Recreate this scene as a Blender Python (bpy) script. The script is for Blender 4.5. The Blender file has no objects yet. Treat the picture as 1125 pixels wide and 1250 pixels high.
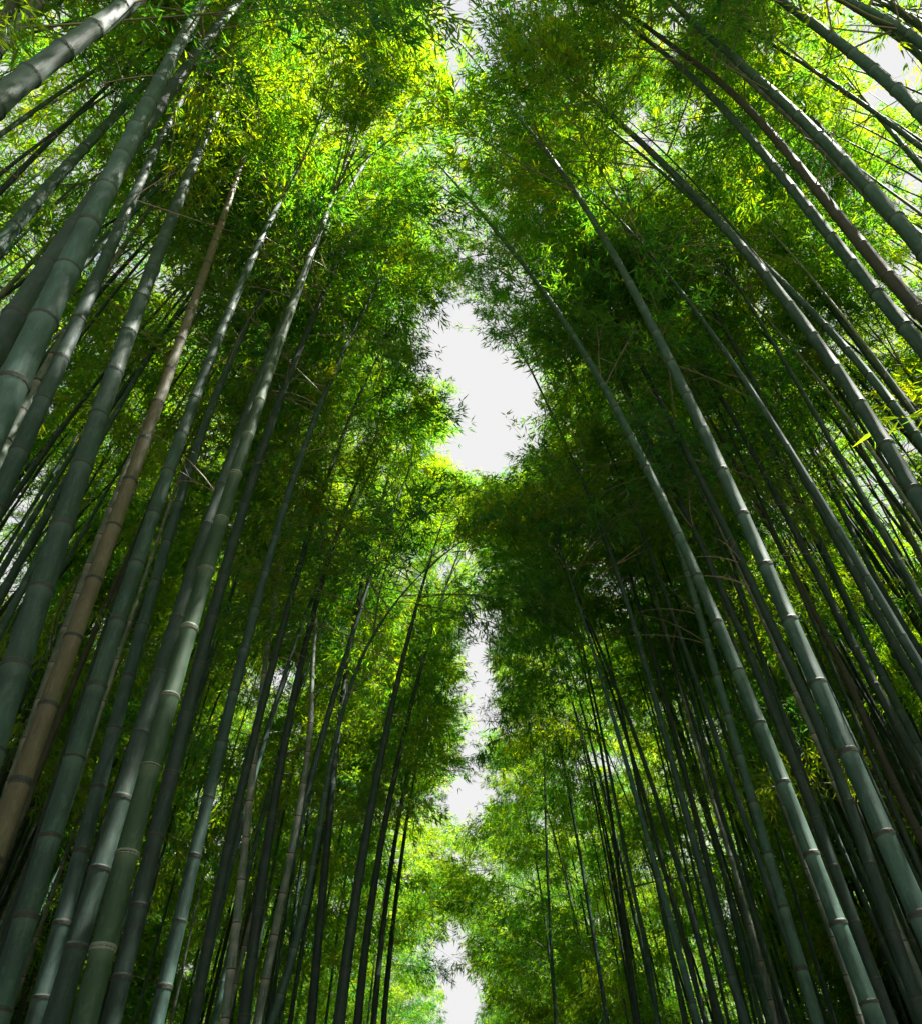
import bpy, math, random
import numpy as np
from mathutils import Vector, Matrix, Euler

random.seed(11)
rng = np.random.default_rng(11)
SC = bpy.context.scene
COL = SC.collection
R = math.radians

# ------------------------------------------------------------------ camera, sky, sun, exposure
CAM = Vector((0.0, 0.0, 1.6))
PITCH = R(45.0)
F = 1000.0                      # focal length in photograph pixels (1125 x 1250)
cam = bpy.data.cameras.new('camera')
cam.lens = 36.0 * F / 1250.0
cam.sensor_width = 36.0
cam.clip_end = 2000
co = bpy.data.objects.new('camera', cam)
COL.objects.link(co)
co.location = CAM
co.rotation_euler = (R(90) + PITCH, 0, 0)
SC.camera = co

SUN_DIR = Vector((0.36, -0.10, 0.92)).normalized()      # towards the sun
SUN_EL = math.asin(SUN_DIR.z)
SUN_AZ = math.atan2(SUN_DIR.x, SUN_DIR.y)
EXPOSURE = 2.25

world = bpy.data.worlds.new('World')
SC.world = world
world.use_nodes = True
nt = world.node_tree
nt.nodes.clear()
out = nt.nodes.new('ShaderNodeOutputWorld')
bg = nt.nodes.new('ShaderNodeBackground')
sky = nt.nodes.new('ShaderNodeTexSky')
sky.sky_type = 'NISHITA'
sky.sun_disc = False
sky.sun_elevation = SUN_EL
sky.sun_rotation = SUN_AZ
sky.air_density = 1.0
sky.dust_density = 1.0
tc = nt.nodes.new('ShaderNodeTexCoord')
cn = nt.nodes.new('ShaderNodeTexNoise')
cn.inputs['Scale'].default_value = 1.1
cn.inputs['Detail'].default_value = 6
cn.inputs['Roughness'].default_value = 0.55
cr = nt.nodes.new('ShaderNodeValToRGB')
cr.color_ramp.elements[0].position = 0.36
cr.color_ramp.elements[1].position = 0.47
cr.color_ramp.elements[0].color = (0.12, 0.12, 0.12, 1)
mix = nt.nodes.new('ShaderNodeMix')
mix.data_type = 'RGBA'
mix.inputs['B'].default_value = (3.60, 3.58, 3.58, 1)   # thin bright cloud
nt.links.new(tc.outputs['Generated'], cn.inputs['Vector'])
nt.links.new(cn.outputs['Fac'], cr.inputs['Fac'])
nt.links.new(cr.outputs['Color'], mix.inputs['Factor'])
nt.links.new(sky.outputs['Color'], mix.inputs['A'])
nt.links.new(mix.outputs['Result'], bg.inputs['Color'])
bg.inputs['Strength'].default_value = 0.052
nt.links.new(bg.outputs['Background'], out.inputs['Surface'])

sd = bpy.data.lights.new('sun', 'SUN')
sd.energy = 5.0
sd.angle = R(0.5)
sd.color = (1.0, 0.95, 0.86)
so = bpy.data.objects.new('sun', sd)
COL.objects.link(so)
so.rotation_euler = SUN_DIR.to_track_quat('Z', 'Y').to_euler()
so.location = (0, 0, 40)

SC.view_settings.view_transform = 'Standard'
SC.view_settings.look = 'None'
SC.view_settings.exposure = EXPOSURE
SC.view_settings.gamma = 1
SC.view_settings.use_curve_mapping = False
SC.cycles.max_bounces = 5
SC.cycles.diffuse_bounces = 3
SC.cycles.transmission_bounces = 3
SC.cycles.glossy_bounces = 2
SC.cycles.sample_clamp_indirect = 6

# ------------------------------------------------------------------ camera geometry
CP, SP = math.cos(PITCH), math.sin(PITCH)

def at(x, y, Y):
    """The point of the vertical plane Y that the photograph pixel (x, y) shows."""
    u = (x - 562.5) / F
    v = (625.0 - y) / F
    ry = CP - SP * v
    d = (Y - CAM.y) / ry
    return np.array([u * d, Y, CAM.z + d * (SP + CP * v)])

def depth_to_Y(y, d):
    return d * (CP - SP * (625.0 - y) / F)

def proj(P):
    P = np.asarray(P, dtype=float)
    x = P[..., 0]; y = P[..., 1]; z = P[..., 2] - CAM.z
    d = y * CP + z * SP
    v = (-y * SP + z * CP)
    d = np.where(d < 0.05, 0.05, d)
    return 562.5 + F * x / d, 625.0 - F * v / d, d

# ------------------------------------------------------------------ materials
def new_mat(name):
    m = bpy.data.materials.new(name)
    m.use_nodes = True
    t = m.node_tree
    t.nodes.clear()
    o = t.nodes.new('ShaderNodeOutputMaterial')
    return m, t, o

def nd(t, kind, **kw):
    n = t.nodes.new(kind)
    for k, v in kw.items():
        if k in n.inputs.keys():
            n.inputs[k].default_value = v
        else:
            setattr(n, k, v)
    return n

def ramp(t, fac, stops):
    r = t.nodes.new('ShaderNodeValToRGB')
    e = r.color_ramp.elements
    while len(e) < len(stops):
        e.new(0.5)
    for i, (p, c) in enumerate(stops):
        e[i].position = p
        e[i].color = tuple(c) + (1,) if len(c) == 3 else c
    t.links.new(fac, r.inputs['Fac'])
    return r.outputs['Color']

def mixc(t, fac, a, b, blend='MIX'):
    m = t.nodes.new('ShaderNodeMix')
    m.data_type = 'RGBA'
    m.blend_type = blend
    for k, v in (('Factor', fac), ('A', a), ('B', b)):
        if isinstance(v, (int, float)):
            m.inputs[k].default_value = v
        elif isinstance(v, tuple):
            m.inputs[k].default_value = v if len(v) == 4 else v + (1,)
        else:
            t.links.new(v, m.inputs[k])
    return m.outputs['Result']

def culm_mat(name, base, dark, pale, bloom=0.5, patch=0.5, rough=0.64):
    """uv.x runs round the stem, uv.y counts the internodes (0 just above a node, 1 just below the next)."""
    m, t, o = new_mat(name)
    uv = nd(t, 'ShaderNodeUVMap', uv_map='UVMap')
    sep = nd(t, 'ShaderNodeSeparateXYZ')
    t.links.new(uv.outputs['UV'], sep.inputs[0])
    fr = nd(t, 'ShaderNodeMath', operation='FRACT')
    t.links.new(sep.outputs['Y'], fr.inputs[0])
    oi = nd(t, 'ShaderNodeObjectInfo')
    geo = nd(t, 'ShaderNodeNewGeometry')
    # long fine streaks along the stem
    mp = nd(t, 'ShaderNodeMapping')
    mp.inputs['Scale'].default_value = (26, 0.7, 1)
    t.links.new(uv.outputs['UV'], mp.inputs['Vector'])
    n1 = nd(t, 'ShaderNodeTexNoise', Scale=2.2, Detail=5.0, Roughness=0.65)
    t.links.new(mp.outputs['Vector'], n1.inputs['Vector'])
    c = mixc(t, ramp(t, n1.outputs['Fac'], [(0.3, (0, 0, 0)), (0.72, (1, 1, 1))]), dark, base)
    # broad tone changes and pale lichen-like scuffs
    n2 = nd(t, 'ShaderNodeTexNoise', Scale=2.6, Detail=6.0, Roughness=0.7)
    t.links.new(geo.outputs['Position'], n2.inputs['Vector'])
    c = mixc(t, ramp(t, n2.outputs['Fac'], [(0.45, (0, 0, 0)), (0.70, (patch, patch, patch))]), c, pale)
    mp2 = nd(t, 'ShaderNodeMapping')
    mp2.inputs['Scale'].default_value = (5, 1.6, 1)
    t.links.new(uv.outputs['UV'], mp2.inputs['Vector'])
    vadd = nd(t, 'ShaderNodeVectorMath', operation='ADD')
    t.links.new(mp2.outputs['Vector'], vadd.inputs[0]); t.links.new(oi.outputs['Location'], vadd.inputs[1])
    n4 = nd(t, 'ShaderNodeTexNoise', Scale=1.7, Detail=7.0, Roughness=0.75, Distortion=0.6)
    t.links.new(vadd.outputs[0], n4.inputs['Vector'])
    c = mixc(t, ramp(t, n4.outputs['Fac'], [(0.52, (0, 0, 0)), (0.60, (0.55, 0.55, 0.55)), (0.66, (0.1, 0.1, 0.1))]), c, pale)
    c = mixc(t, ramp(t, n4.outputs['Fac'], [(0.32, (0.75, 0.75, 0.75)), (0.44, (0, 0, 0))]), c, dark)
    n3 = nd(t, 'ShaderNodeTexNoise', Scale=38.0, Detail=4.0, Roughness=0.8)
    t.links.new(geo.outputs['Position'], n3.inputs['Vector'])
    c = mixc(t, ramp(t, n3.outputs['Fac'], [(0.62, (0, 0, 0)), (0.74, (0.35, 0.35, 0.35))]), c, pale)
    c = mixc(t, ramp(t, n3.outputs['Fac'], [(0.28, (0.4, 0.4, 0.4)), (0.38, (0, 0, 0))]), c, dark)
    # waxy bloom under each node, dark scar line at it
    b = ramp(t, fr.outputs[0], [(0.0, (0.25, 0.25, 0.25)), (0.06, (0, 0, 0)), (0.80, (0, 0, 0)), (0.955, (bloom, bloom, bloom)), (0.985, (bloom, bloom, bloom))])
    c = mixc(t, b, c, (min(pale[0] * 1.4, .6), min(pale[1] * 1.25, .6), min(pale[2] * 1.3, .6)))
    sc_ = ramp(t, fr.outputs[0], [(0.0, (1, 1, 1)), (0.012, (0.5, 0.5, 0.5)), (0.022, (0, 0, 0)), (0.984, (0, 0, 0)), (0.992, (1, 1, 1))])
    c = mixc(t, sc_, c, (0.035, 0.03, 0.02))
    hs = nd(t, 'ShaderNodeHueSaturation')
    mr = nd(t, 'ShaderNodeMapRange')
    mr.inputs['To Min'].default_value = 0.60
    mr.inputs['To Max'].default_value = 0.98
    t.links.new(oi.outputs['Random'], mr.inputs['Value'])
    t.links.new(mr.outputs['Result'], hs.inputs['Value'])
    wn = nd(t, 'ShaderNodeTexWhiteNoise', noise_dimensions='1D')
    t.links.new(oi.outputs['Random'], wn.inputs['W'])
    mh = nd(t, 'ShaderNodeMapRange')
    mh.inputs['To Min'].default_value = 0.485
    mh.inputs['To Max'].default_value = 0.508
    t.links.new(wn.outputs['Value'], mh.inputs['Value'])
    t.links.new(mh.outputs['Result'], hs.inputs['Hue'])
    t.links.new(c, hs.inputs['Color'])
    p = nd(t, 'ShaderNodeBsdfPrincipled', Roughness=rough)
    t.links.new(hs.outputs['Color'], p.inputs['Base Color'])
    rr = ramp(t, n2.outputs['Fac'], [(0.3, (rough - .1,) * 3), (0.7, (rough + .2,) * 3)])
    t.links.new(rr, p.inputs['Roughness'])
    bp = nd(t, 'ShaderNodeBump', Strength=0.25, Distance=0.006)
    t.links.new(n1.outputs['Fac'], bp.inputs['Height'])
    t.links.new(bp.outputs['Normal'], p.inputs['Normal'])
    t.links.new(p.outputs[0], o.inputs['Surface'])
    return m

M = {}
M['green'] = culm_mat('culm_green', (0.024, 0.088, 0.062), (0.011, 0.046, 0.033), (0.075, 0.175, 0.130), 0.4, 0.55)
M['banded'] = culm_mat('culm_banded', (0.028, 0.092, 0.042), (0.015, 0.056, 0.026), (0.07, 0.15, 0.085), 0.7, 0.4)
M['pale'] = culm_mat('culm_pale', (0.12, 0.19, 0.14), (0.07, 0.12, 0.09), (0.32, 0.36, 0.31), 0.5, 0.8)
M['dark'] = culm_mat('culm_shaded', (0.015, 0.050, 0.035), (0.007, 0.025, 0.018), (0.042, 0.105, 0.078), 0.2, 0.4)  # green culm darkened evenly: shade of the stems behind put into the colour
M['tan'] = culm_mat('culm_tan', (0.125, 0.132, 0.062), (0.070, 0.072, 0.034), (0.19, 0.20, 0.13), 0.15, 0.5)
M['brown'] = culm_mat('culm_brown', (0.048, 0.056, 0.032), (0.022, 0.027, 0.018), (0.09, 0.105, 0.07), 0.15, 0.4)

def plain_mat(name, col, rough=0.6, var=0.3, scale=12.0):
    m, t, o = new_mat(name)
    geo = nd(t, 'ShaderNodeNewGeometry')
    n = nd(t, 'ShaderNodeTexNoise', Scale=scale, Detail=5.0, Roughness=0.7)
    t.links.new(geo.outputs['Position'], n.inputs['Vector'])
    c = ramp(t, n.outputs['Fac'], [(0.3, tuple(x * (1 - var) for x in col)), (0.7, tuple(min(x * (1 + var), 1) for x in col))])
    p = nd(t, 'ShaderNodeBsdfPrincipled', Roughness=rough)
    t.links.new(c, p.inputs['Base Color'])
    b = nd(t, 'ShaderNodeBump', Strength=0.4, Distance=0.02)
    t.links.new(n.outputs['Fac'], b.inputs['Height'])
    t.links.new(b.outputs['Normal'], p.inputs['Normal'])
    t.links.new(p.outputs[0], o.inputs['Surface'])
    return m

M['node'] = plain_mat('node_ring', (0.026, 0.046, 0.032), 0.6, 0.4, 30)
M['node_pale'] = plain_mat('node_ring_pale', (0.17, 0.22, 0.16), 0.6, 0.4, 30)
M['twig'] = plain_mat('twig', (0.14, 0.16, 0.08), 0.6, 0.4, 6)
M['dry_twig'] = plain_mat('dry_twig', (0.26, 0.23, 0.17), 0.6, 0.3, 6)
M['soil'] = plain_mat('leaf_litter', (0.12, 0.085, 0.05), 0.9, 0.5, 9)
M['path'] = plain_mat('worn_path', (0.15, 0.14, 0.125), 0.9, 0.2, 14)

def leaf_mat():
    m, t, o = new_mat('bamboo_leaf')
    oi = nd(t, 'ShaderNodeObjectInfo')
    geo = nd(t, 'ShaderNodeNewGeometry')
    n = nd(t, 'ShaderNodeTexNoise', Scale=7.0, Detail=3.0, Roughness=0.7)
    t.links.new(geo.outputs['Position'], n.inputs['Vector'])
    ad = nd(t, 'ShaderNodeMath', operation='MULTIPLY_ADD')
    t.links.new(oi.outputs['Random'], ad.inputs[0])
    ad.inputs[1].default_value = 0.28
    t.links.new(n.outputs['Fac'], ad.inputs[2])
    diff = ramp(t, ad.outputs[0], [(0.35, (0.008, 0.050, 0.024)), (0.68, (0.016, 0.060, 0.013)), (0.88, (0.036, 0.060, 0.004)), (0.99, (0.06, 0.055, 0.004))])
    tran = ramp(t, ad.outputs[0], [(0.33, (0.028, 0.18, 0.016)), (0.60, (0.125, 0.32, 0.006)), (0.84, (0.40, 0.47, 0.001)), (0.99, (0.58, 0.42, 0.002))])
    d = nd(t, 'ShaderNodeBsdfDiffuse'); t.links.new(diff, d.inputs['Color'])
    tr = nd(t, 'ShaderNodeBsdfTranslucent'); t.links.new(tran, tr.inputs['Color'])
    a = nd(t, 'ShaderNodeAddShader')
    t.links.new(d.outputs[0], a.inputs[0]); t.links.new(tr.outputs[0], a.inputs[1])
    g = nd(t, 'ShaderNodeBsdfGlossy', Roughness=0.42)
    g.inputs['Color'].default_value = (0.8, 0.9, 0.85, 1)
    mx = nd(t, 'ShaderNodeMixShader'); mx.inputs['Fac'].default_value = 0.025
    t.links.new(a.outputs[0], mx.inputs[1]); t.links.new(g.outputs[0], mx.inputs[2])
    t.links.new(mx.outputs[0], o.inputs['Surface'])
    return m
M['leaf'] = leaf_mat()

# ------------------------------------------------------------------ mesh helpers
def mesh_from(name, V, Fc, mats, mi=None, uv=None, smooth=True):
    me = bpy.data.meshes.new(name)
    me.from_pydata([tuple(v) for v in V], [], [tuple(f) for f in Fc])
    for m in mats:
        me.materials.append(m)
    if mi is not None:
        me.polygons.foreach_set('material_index', mi)
    if uv is not None:
        l = me.uv_layers.new(name='UVMap')
        l.data.foreach_set('uv', np.asarray(uv, dtype=np.float32).ravel())
    if smooth:
        me.polygons.foreach_set('use_smooth', [True] * len(me.polygons))
    me.update()
    return me

def obj(name, me, parent=None):
    o = bpy.data.objects.new(name, me)
    COL.objects.link(o)
    if parent is not None:
        o.parent = parent
    return o

def frame_of(tan):
    tan = tan / np.linalg.norm(tan)
    a = np.array([0.0, 1.0, 0.0]) if abs(tan[1]) < 0.9 else np.array([1.0, 0, 0])
    n = np.cross(a, tan); n /= np.linalg.norm(n)
    b = np.cross(tan, n)
    return n, b

def tube(V, Fc, pts, rad, sides=4, mi=None, m=0):
    base = len(V)
    pts = np.asarray(pts, dtype=float)
    for i, p in enumerate(pts):
        tan = pts[min(i + 1, len(pts) - 1)] - pts[max(i - 1, 0)]
        n, b = frame_of(tan)
        for k in range(sides):
            a = 2 * math.pi * k / sides
            V.append(p + rad[i] * (math.cos(a) * n + math.sin(a) * b))
    for i in range(len(pts) - 1):
        for k in range(sides):
            a0 = base + i * sides + k; a1 = base + i * sides + (k + 1) % sides
            Fc.append((a0, a1, a1 + sides, a0 + sides))
            if mi is not None:
                mi.append(m)

# culm: an axis curve given by a function of arc length, with modelled nodes
class Axis:
    def __init__(self, pts):
        self.p = np.asarray(pts, dtype=float)
        d = np.linalg.norm(np.diff(self.p, axis=0), axis=1)
        self.s = np.concatenate([[0], np.cumsum(d)])
        self.L = self.s[-1]
    def at(self, s):
        return np.array([np.interp(s, self.s, self.p[:, k]) for k in range(3)])
    def tan(self, s):
        a = self.at(max(s - .15, 0)); b = self.at(min(s + .15, self.L))
        v = b - a
        return v / np.linalg.norm(v)

def rad_at(r0, s, L):
    t = min(s / L, 1.0)
    return r0 * (1.0 - 0.93 * t ** 1.45) * (1.06 - 0.06 * min(s / 1.0, 1))

def node_list(L, phase):
    s = 0.12; out_ = []; gap = 0.16
    while s < L - 0.3:
        out_.append(s)
        g = 0.17 + 0.25 * min(s / 3.5, 1.0)
        if s > 0.8 * L:
            g *= 0.8
        s += g * random.uniform(0.94, 1.06) * phase
    out_.append(L)
    return out_

def culm_mesh(axis, r0, mat, sides, phase, detail=True):
    nodes = node_list(axis.L, phase)
    V = []; Fc = []; UVr = []       # UVr: v for each ring
    rings = []
    prev = 0.0
    for j, sn in enumerate(nodes):
        gap = sn - prev
        last = j == len(nodes) - 1
        if detail:
            if j > 0:
                rings.append((prev + 0.010, 1.00, j + 0.022))
            rings.append((prev + gap * 0.5, 0.985, j + 0.5))
            if not last:
                rings.append((sn - 0.022, 0.985, j + 0.95))
                rings.append((sn - 0.006, 1.055, j + 0.988))
                rings.append((sn, 1.075, j + 0.9999))
        else:
            if j > 0:
                rings.append((prev + 0.012, 0.97, j + 0.03))
            if not last:
                rings.append((sn - 0.008, 1.04, j + 0.985))
                rings.append((sn, 1.05, j + 0.9999))
        if last:
            rings.append((sn, 1.0, j + 0.9))
        prev = sn
    rings.insert(0, (0.0, 1.05, 0.3))
    if rings[1][0] <= 0.02:
        rings.pop(1)
    rings.sort(key=lambda q: q[0])
    for (s, k, v) in rings:
        p = axis.at(s); n, b = frame_of(axis.tan(s))
        r = rad_at(r0, s, axis.L) * k
        for q in range(sides):
            a = 2 * math.pi * q / sides
            V.append(p + r * (math.cos(a) * n + math.sin(a) * b))
    uvs = []
    for i in range(len(rings) - 1):
        v0, v1 = rings[i][2], rings[i + 1][2]
        if v1 < v0: v1 = v0
        if int(v1) > int(v0) and v1 - int(v1) < 0.05:       # across the node
            v0 = float(int(v1))
        for q in range(sides):
            a0 = i * sides + q; a1 = i * sides + (q + 1) % sides
            Fc.append((a0, a1, a1 + sides, a0 + sides))
            u0 = q / sides; u1 = (q + 1) / sides
            uvs += [(u0, v0), (u1, v0), (u1, v1), (u0, v1)]
    return mesh_from('culm', V, Fc, [mat], uv=uvs), nodes

def ring_mesh(mat):
    prof = [(0.985, -0.22), (1.07, -0.12), (1.02, 0.0), (1.10, 0.10), (1.03, 0.2), (0.985, 0.26)]
    V = []; Fc = []; n = 16
    for (r, z) in prof:
        for k in range(n):
            a = 2 * math.pi * k / n
            V.append((r * math.cos(a), r * math.sin(a), z))
    for i in range(len(prof) - 1):
        for k in range(n):
            a0 = i * n + k; a1 = i * n + (k + 1) % n
            Fc.append((a0, a1, a1 + n, a0 + n))
    return mesh_from('node_ring', V, Fc, [mat])
RING = ring_mesh(M['node']); RING_P = ring_mesh(M['node_pale'])

# ------------------------------------------------------------------ leafy branches (a set of meshes, shared)
def spray_mesh(seed, length=1.7, n_side=15, leaf=(0.07, 0.125), per=10, spread=0.62):
    r = np.random.default_rng(seed)
    V = []; Fc = []; mi = []
    N = 9
    bend = r.uniform(0.25, 0.55)
    side = r.uniform(-0.25, 0.25)
    main = []
    for i in range(N):
        t = i / (N - 1)
        main.append((length * (t - 0.12 * t * t), side * t * t * length, -bend * length * t * t * 0.62))
    main = np.array(main)
    tube(V, Fc, main, [0.0085 * (1 - 0.8 * i / (N - 1)) for i in range(N)], 4, mi, 0)
    twigs = [main]
    for j in range(n_side):
        t = 0.26 + 0.74 * (j + r.uniform(0, 1)) / n_side
        k = t * (N - 1); i = min(int(k), N - 2)
        p = main[i] + (main[i + 1] - main[i]) * (k - i)
        a = r.uniform(0, 2 * math.pi)
        d = np.array([0.75, math.cos(a) * spread * 1.3, math.sin(a) * spread])
        d /= np.linalg.norm(d)
        l = length * r.uniform(0.22, 0.42) * (1.15 - 0.55 * t)
        q = [p]
        for s in range(1, 5):
            tt = s / 4
            q.append(p + d * l * tt + np.array([0, 0, -0.42 * l * tt * tt]))
        q = np.array(q)
        tube(V, Fc, q, [0.003, 0.0026, 0.002, 0.0015, 0.001], 3, mi, 0)
        twigs.append(q)
    # leaves: little fans hanging off the twigs
    LV = []; 
    for ti, q in enumerate(twigs):
        cnt = per if ti else per
        for c in range(cnt):
            t = r.uniform(0.35 if ti == 0 else 0.1, 1.0)
            k = t * (len(q) - 1); i = min(int(k), len(q) - 2)
            p = q[i] + (q[i + 1] - q[i]) * (k - i) + r.normal(0, 0.035, 3)
            tan = q[i + 1] - q[i]; tan /= np.linalg.norm(tan)
            for f in range(r.integers(3, 6)):
                d = tan * r.uniform(0.2, 1.0) + r.normal(0, 0.65, 3) + np.array([0, 0, -0.35])
                d /= np.linalg.norm(d)
                L = r.uniform(*leaf); W = L * r.uniform(0.068, 0.092)
                w = np.cross(d, r.normal(0, 1, 3) * 0.55 + np.array([0, 0, 1.0])); w /= np.linalg.norm(w)
                up = np.cross(w, d)
                b = p + d * 0.012
                m_ = b + d * L * 0.36 + up * L * 0.01
                tip = b + d * L + np.array([0, 0, -0.18 * L])
                LV.append((b, m_ + w * W, tip, m_ - w * W))
    base = len(V)
    for q4 in LV:
        V.extend(q4)
    for i in range(len(LV)):
        o_ = base + 4 * i
        Fc.append((o_, o_ + 1, o_ + 2)); Fc.append((o_, o_ + 2, o_ + 3))
        mi += [1, 1]
    me = mesh_from('leafy_branch', V, Fc, [M['twig'], M['leaf']], mi, smooth=False)
    return me, main, len(LV)

SPRAYS = []
for i in range(14):
    me, main, nl = spray_mesh(100 + i, length=1.55 + 0.25 * (i % 4), n_side=15 + i % 5)
    SPRAYS.append((me, main, np.array([main[3], main[5], main[7], main[8], main[6] + (0, .3, 0), main[6] - (0, .3, 0)]), np.array([me.vertices[q].co for q in range(len(me.vertices) - 4, 700, -max((len(me.vertices) - 700) // 26, 1))])))
print('leaves per spray', nl)

# openings of the canopy, as the photograph shows them (pixels)
SKY_HARD = [
    [(505, 395), (532, 366), (575, 388), (602, 412), (640, 438), (648, 474), (668, 492), (655, 545), (630, 565), (603, 580), (575, 588),
     (548, 560), (535, 562), (560, 500), (556, 465), (515, 430)],
    [(592, 745), (612, 732), (601, 790), (595, 840), (590, 900), (574, 930), (563, 912), (576, 860), (577, 790)],
    [(556, 1006), (560, 955), (590, 925), (597, 985), (578, 1010)],
    [(545, 1110), (562, 1128), (558, 1170), (574, 1182), (582, 1210), (578, 1260), (541, 1260), (545, 1185)],
]
SKY_SOFT = [  # x, y, rx, ry, probability that a spray is missing
    (560, 265, 40, 55, 0.5), (600, 340, 30, 40, 0.6), (690, 400, 30, 25, 0.45), (815, 35, 30, 28, 0.8), (1012, 560, 24, 36, 0.85),
    (205, 345, 45, 40, 0.6), (385, 95, 22, 30, 0.35), (45, 595, 28, 24, 0.75), (855, 145, 30, 30, 0.55), (640, 720, 26, 20, 0.4), (700, 30, 20, 20, .4),
    (960, 390, 40, 40, 0.35), (1090, 190, 36, 40, 0.35), (580, 690, 26, 34, 0.4), (560, 1050, 26, 30, 0.5), (605, 255, 40, 40, .35),
]
SPECKS = []
_r = random.Random(5)
for (cx, cy, sx, n) in [(205, 345, 30, 6), (45, 595, 22, 4), (385, 95, 22, 4), (815, 40, 30, 6), (855, 145, 30, 5), (1012, 560, 22, 5), (960, 390, 45, 5), (1090, 190, 35, 5),
        (700, 40, 30, 4), (560, 250, 35, 7), (690, 400, 20, 3), (610, 340, 30, 5), (1050, 90, 40, 5), (870, 720, 25, 4), (890, 650, 25, 3), (950, 640, 20, 3), (400, 500, 30, 3),
        (330, 790, 30, 4), (20, 100, 30, 3), (130, 235, 30, 3), (100, 40, 35, 3), (760, 200, 35, 5), (730, 100, 30, 3), (655, 330, 25, 4), (285, 860, 20, 2), (1060, 640, 30, 3),
        (930, 120, 40, 3), (90, 640, 30, 2), (320, 690, 20, 2), (240, 960, 20, 2), (620, 690, 25, 4), (570, 700, 15, 3), (1100, 320, 15, 2), (280, 300, 25, 2)]:
    for _ in range(n):
        SPECKS.append((cx + _r.gauss(0, sx * .7), cy + _r.gauss(0, sx * .7), _r.uniform(7, 14)))
SPECKS = np.array(SPECKS)
def in_speck(xs, ys):
    d2 = (xs[:, None] - SPECKS[None, :, 0]) ** 2 + (ys[:, None] - SPECKS[None, :, 1]) ** 2
    return bool(np.any(d2 < SPECKS[None, :, 2] ** 2))

def inside(poly, x, y):
    c = False; n = len(poly); j = n - 1
    for i in range(n):
        xi, yi = poly[i]; xj, yj = poly[j]
        if (yi > y) != (yj > y) and x < (xj - xi) * (y - yi) / (yj - yi) + xi:
            c = not c
        j = i
    return c

def open_sky(P, pspeck=0.32):
    xs, ys, d = proj(P)
    for poly in SKY_HARD:
        px_ = [q[0] for q in poly]; py_ = [q[1] for q in poly]
        if xs.max() < min(px_) or xs.min() > max(px_) or ys.max() < min(py_) or ys.min() > max(py_): continue
        n = sum(inside(poly, x, y) for x, y in zip(xs, ys))
        if n > 2: return True
    if in_speck(xs, ys) and random.random() < pspeck: return True
    x, y = np.mean(xs[:6]), np.mean(ys[:6])
    for (cx, cy, rx, ry, pr) in SKY_SOFT:
        if ((x - cx) / rx) ** 2 + ((y - cy) / ry) ** 2 < 1 and random.random() < pr:
            return True
    return False

# chosen spots to light, branches towards the sun left out: pixel, distance Y, clear radius
SUN_GAPS = []
def sun_gap(x, y, Y, r):
    SUN_GAPS.append((at(x, y, Y), r))
for q in [(400, 60, 3.4, 1.3), (460, 40, 3.4, 1.4), (520, 60, 3.5, 1.4), (430, 130, 3.8, 1.3), (490, 140, 4.0, 1.4), (380, 150, 4.2, 1.1), (545, 130, 4.2, 1.2), (460, 90, 2.9, 1.3), (350, 60, 3.2, 1.0), (420, 200, 4.4, 1.0), (330, 130, 4, .7), (540, 30, 2.9, 1.2),
          (300, 180, 4.4, .6), (535, 455, 8.0, 1.1), (545, 500, 9.5, 1.1), (555, 578, 13, 1.4), (525, 600, 12.5, 1.4), (550, 470, 8, .9), (530, 440, 7.5, .8), (500, 640, 13, .8), (470, 660, 13, .7),
          (640, 740, 19, .7), (640, 820, 22, .9), (620, 900, 26, 1.0), (470, 560, 10, .7),
          (190, 420, 8, .6), (30, 300, 7, .6), (960, 190, 7, .8), (1070, 240, 7.5, .7), (690, 120, 5.5, .5), (740, 600, 12, .7), (830, 700, 13, .7), (660, 200, 6, .5)]:
    sun_gap(*q)
SUND = np.array(SUN_DIR)
def blocks_sun(pts):
    for (T, r) in SUN_GAPS:
        for p in (pts[1], pts[3]):
            v = p - T
            a = v @ SUND
            if a > 0.5 and np.linalg.norm(v - a * SUND) < r:
                return True
    return False

def clump(P):
    x, y, z = P
    v = math.sin(x * 1.9 + 1.3 * math.sin(y * .8)) + math.sin(y * 1.35 + 1.1 * math.sin(z * 1.1 + x)) + math.sin(z * 1.7 + .9 * x - .6 * y)
    return v / 3.0        # -1 .. 1

def place_spray(base, az, el, sc, k):
    rot = Euler((random.uniform(-.5, .5), -el, az), 'XYZ')
    Mx = Matrix.Translation(Vector(base)) @ rot.to_matrix().to_4x4() @ Matrix.Scale(sc, 4)
    A = np.array(Mx)
    pts = np.concatenate([SPRAYS[k][2], SPRAYS[k][3]]) @ A[:3, :3].T + A[:3, 3]
    return Mx, pts, rot

def in_view(P, margin=160):
    xs, ys, d = proj(P)
    return bool(np.any((xs > -margin) & (xs < 1125 + margin) & (ys > -margin) & (ys < 1250 + margin) & (d > 0.3)))

# ------------------------------------------------------------------ ground
def sheet(name, x0, x1, y0, y1, z, nx, ny, mat, amp=0.0):
    V = []; Fc = []
    for j in range(ny + 1):
        for i in range(nx + 1):
            x = x0 + (x1 - x0) * i / nx; y = y0 + (y1 - y0) * j / ny
            h = amp * (math.sin(x * .9 + y * .31) + math.sin(y * .67 - x * .4)) * min(max(abs(x) - 2.2, 0), 3) / 3
            V.append((x, y, z + h))
    for j in range(ny):
        for i in range(nx):
            a = j * (nx + 1) + i
            Fc.append((a, a + 1, a + nx + 2, a + nx + 1))
    o = obj(name, mesh_from(name, V, Fc, [mat]))
    o['kind'] = 'structure'
    return o
sheet('ground', -400, 400, -400, 400, 0.0, 200, 200, M['soil'], 0.04)
sheet('path', -1.3, 1.3, -40, 300, 0.008, 4, 80, M['path'])

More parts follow.
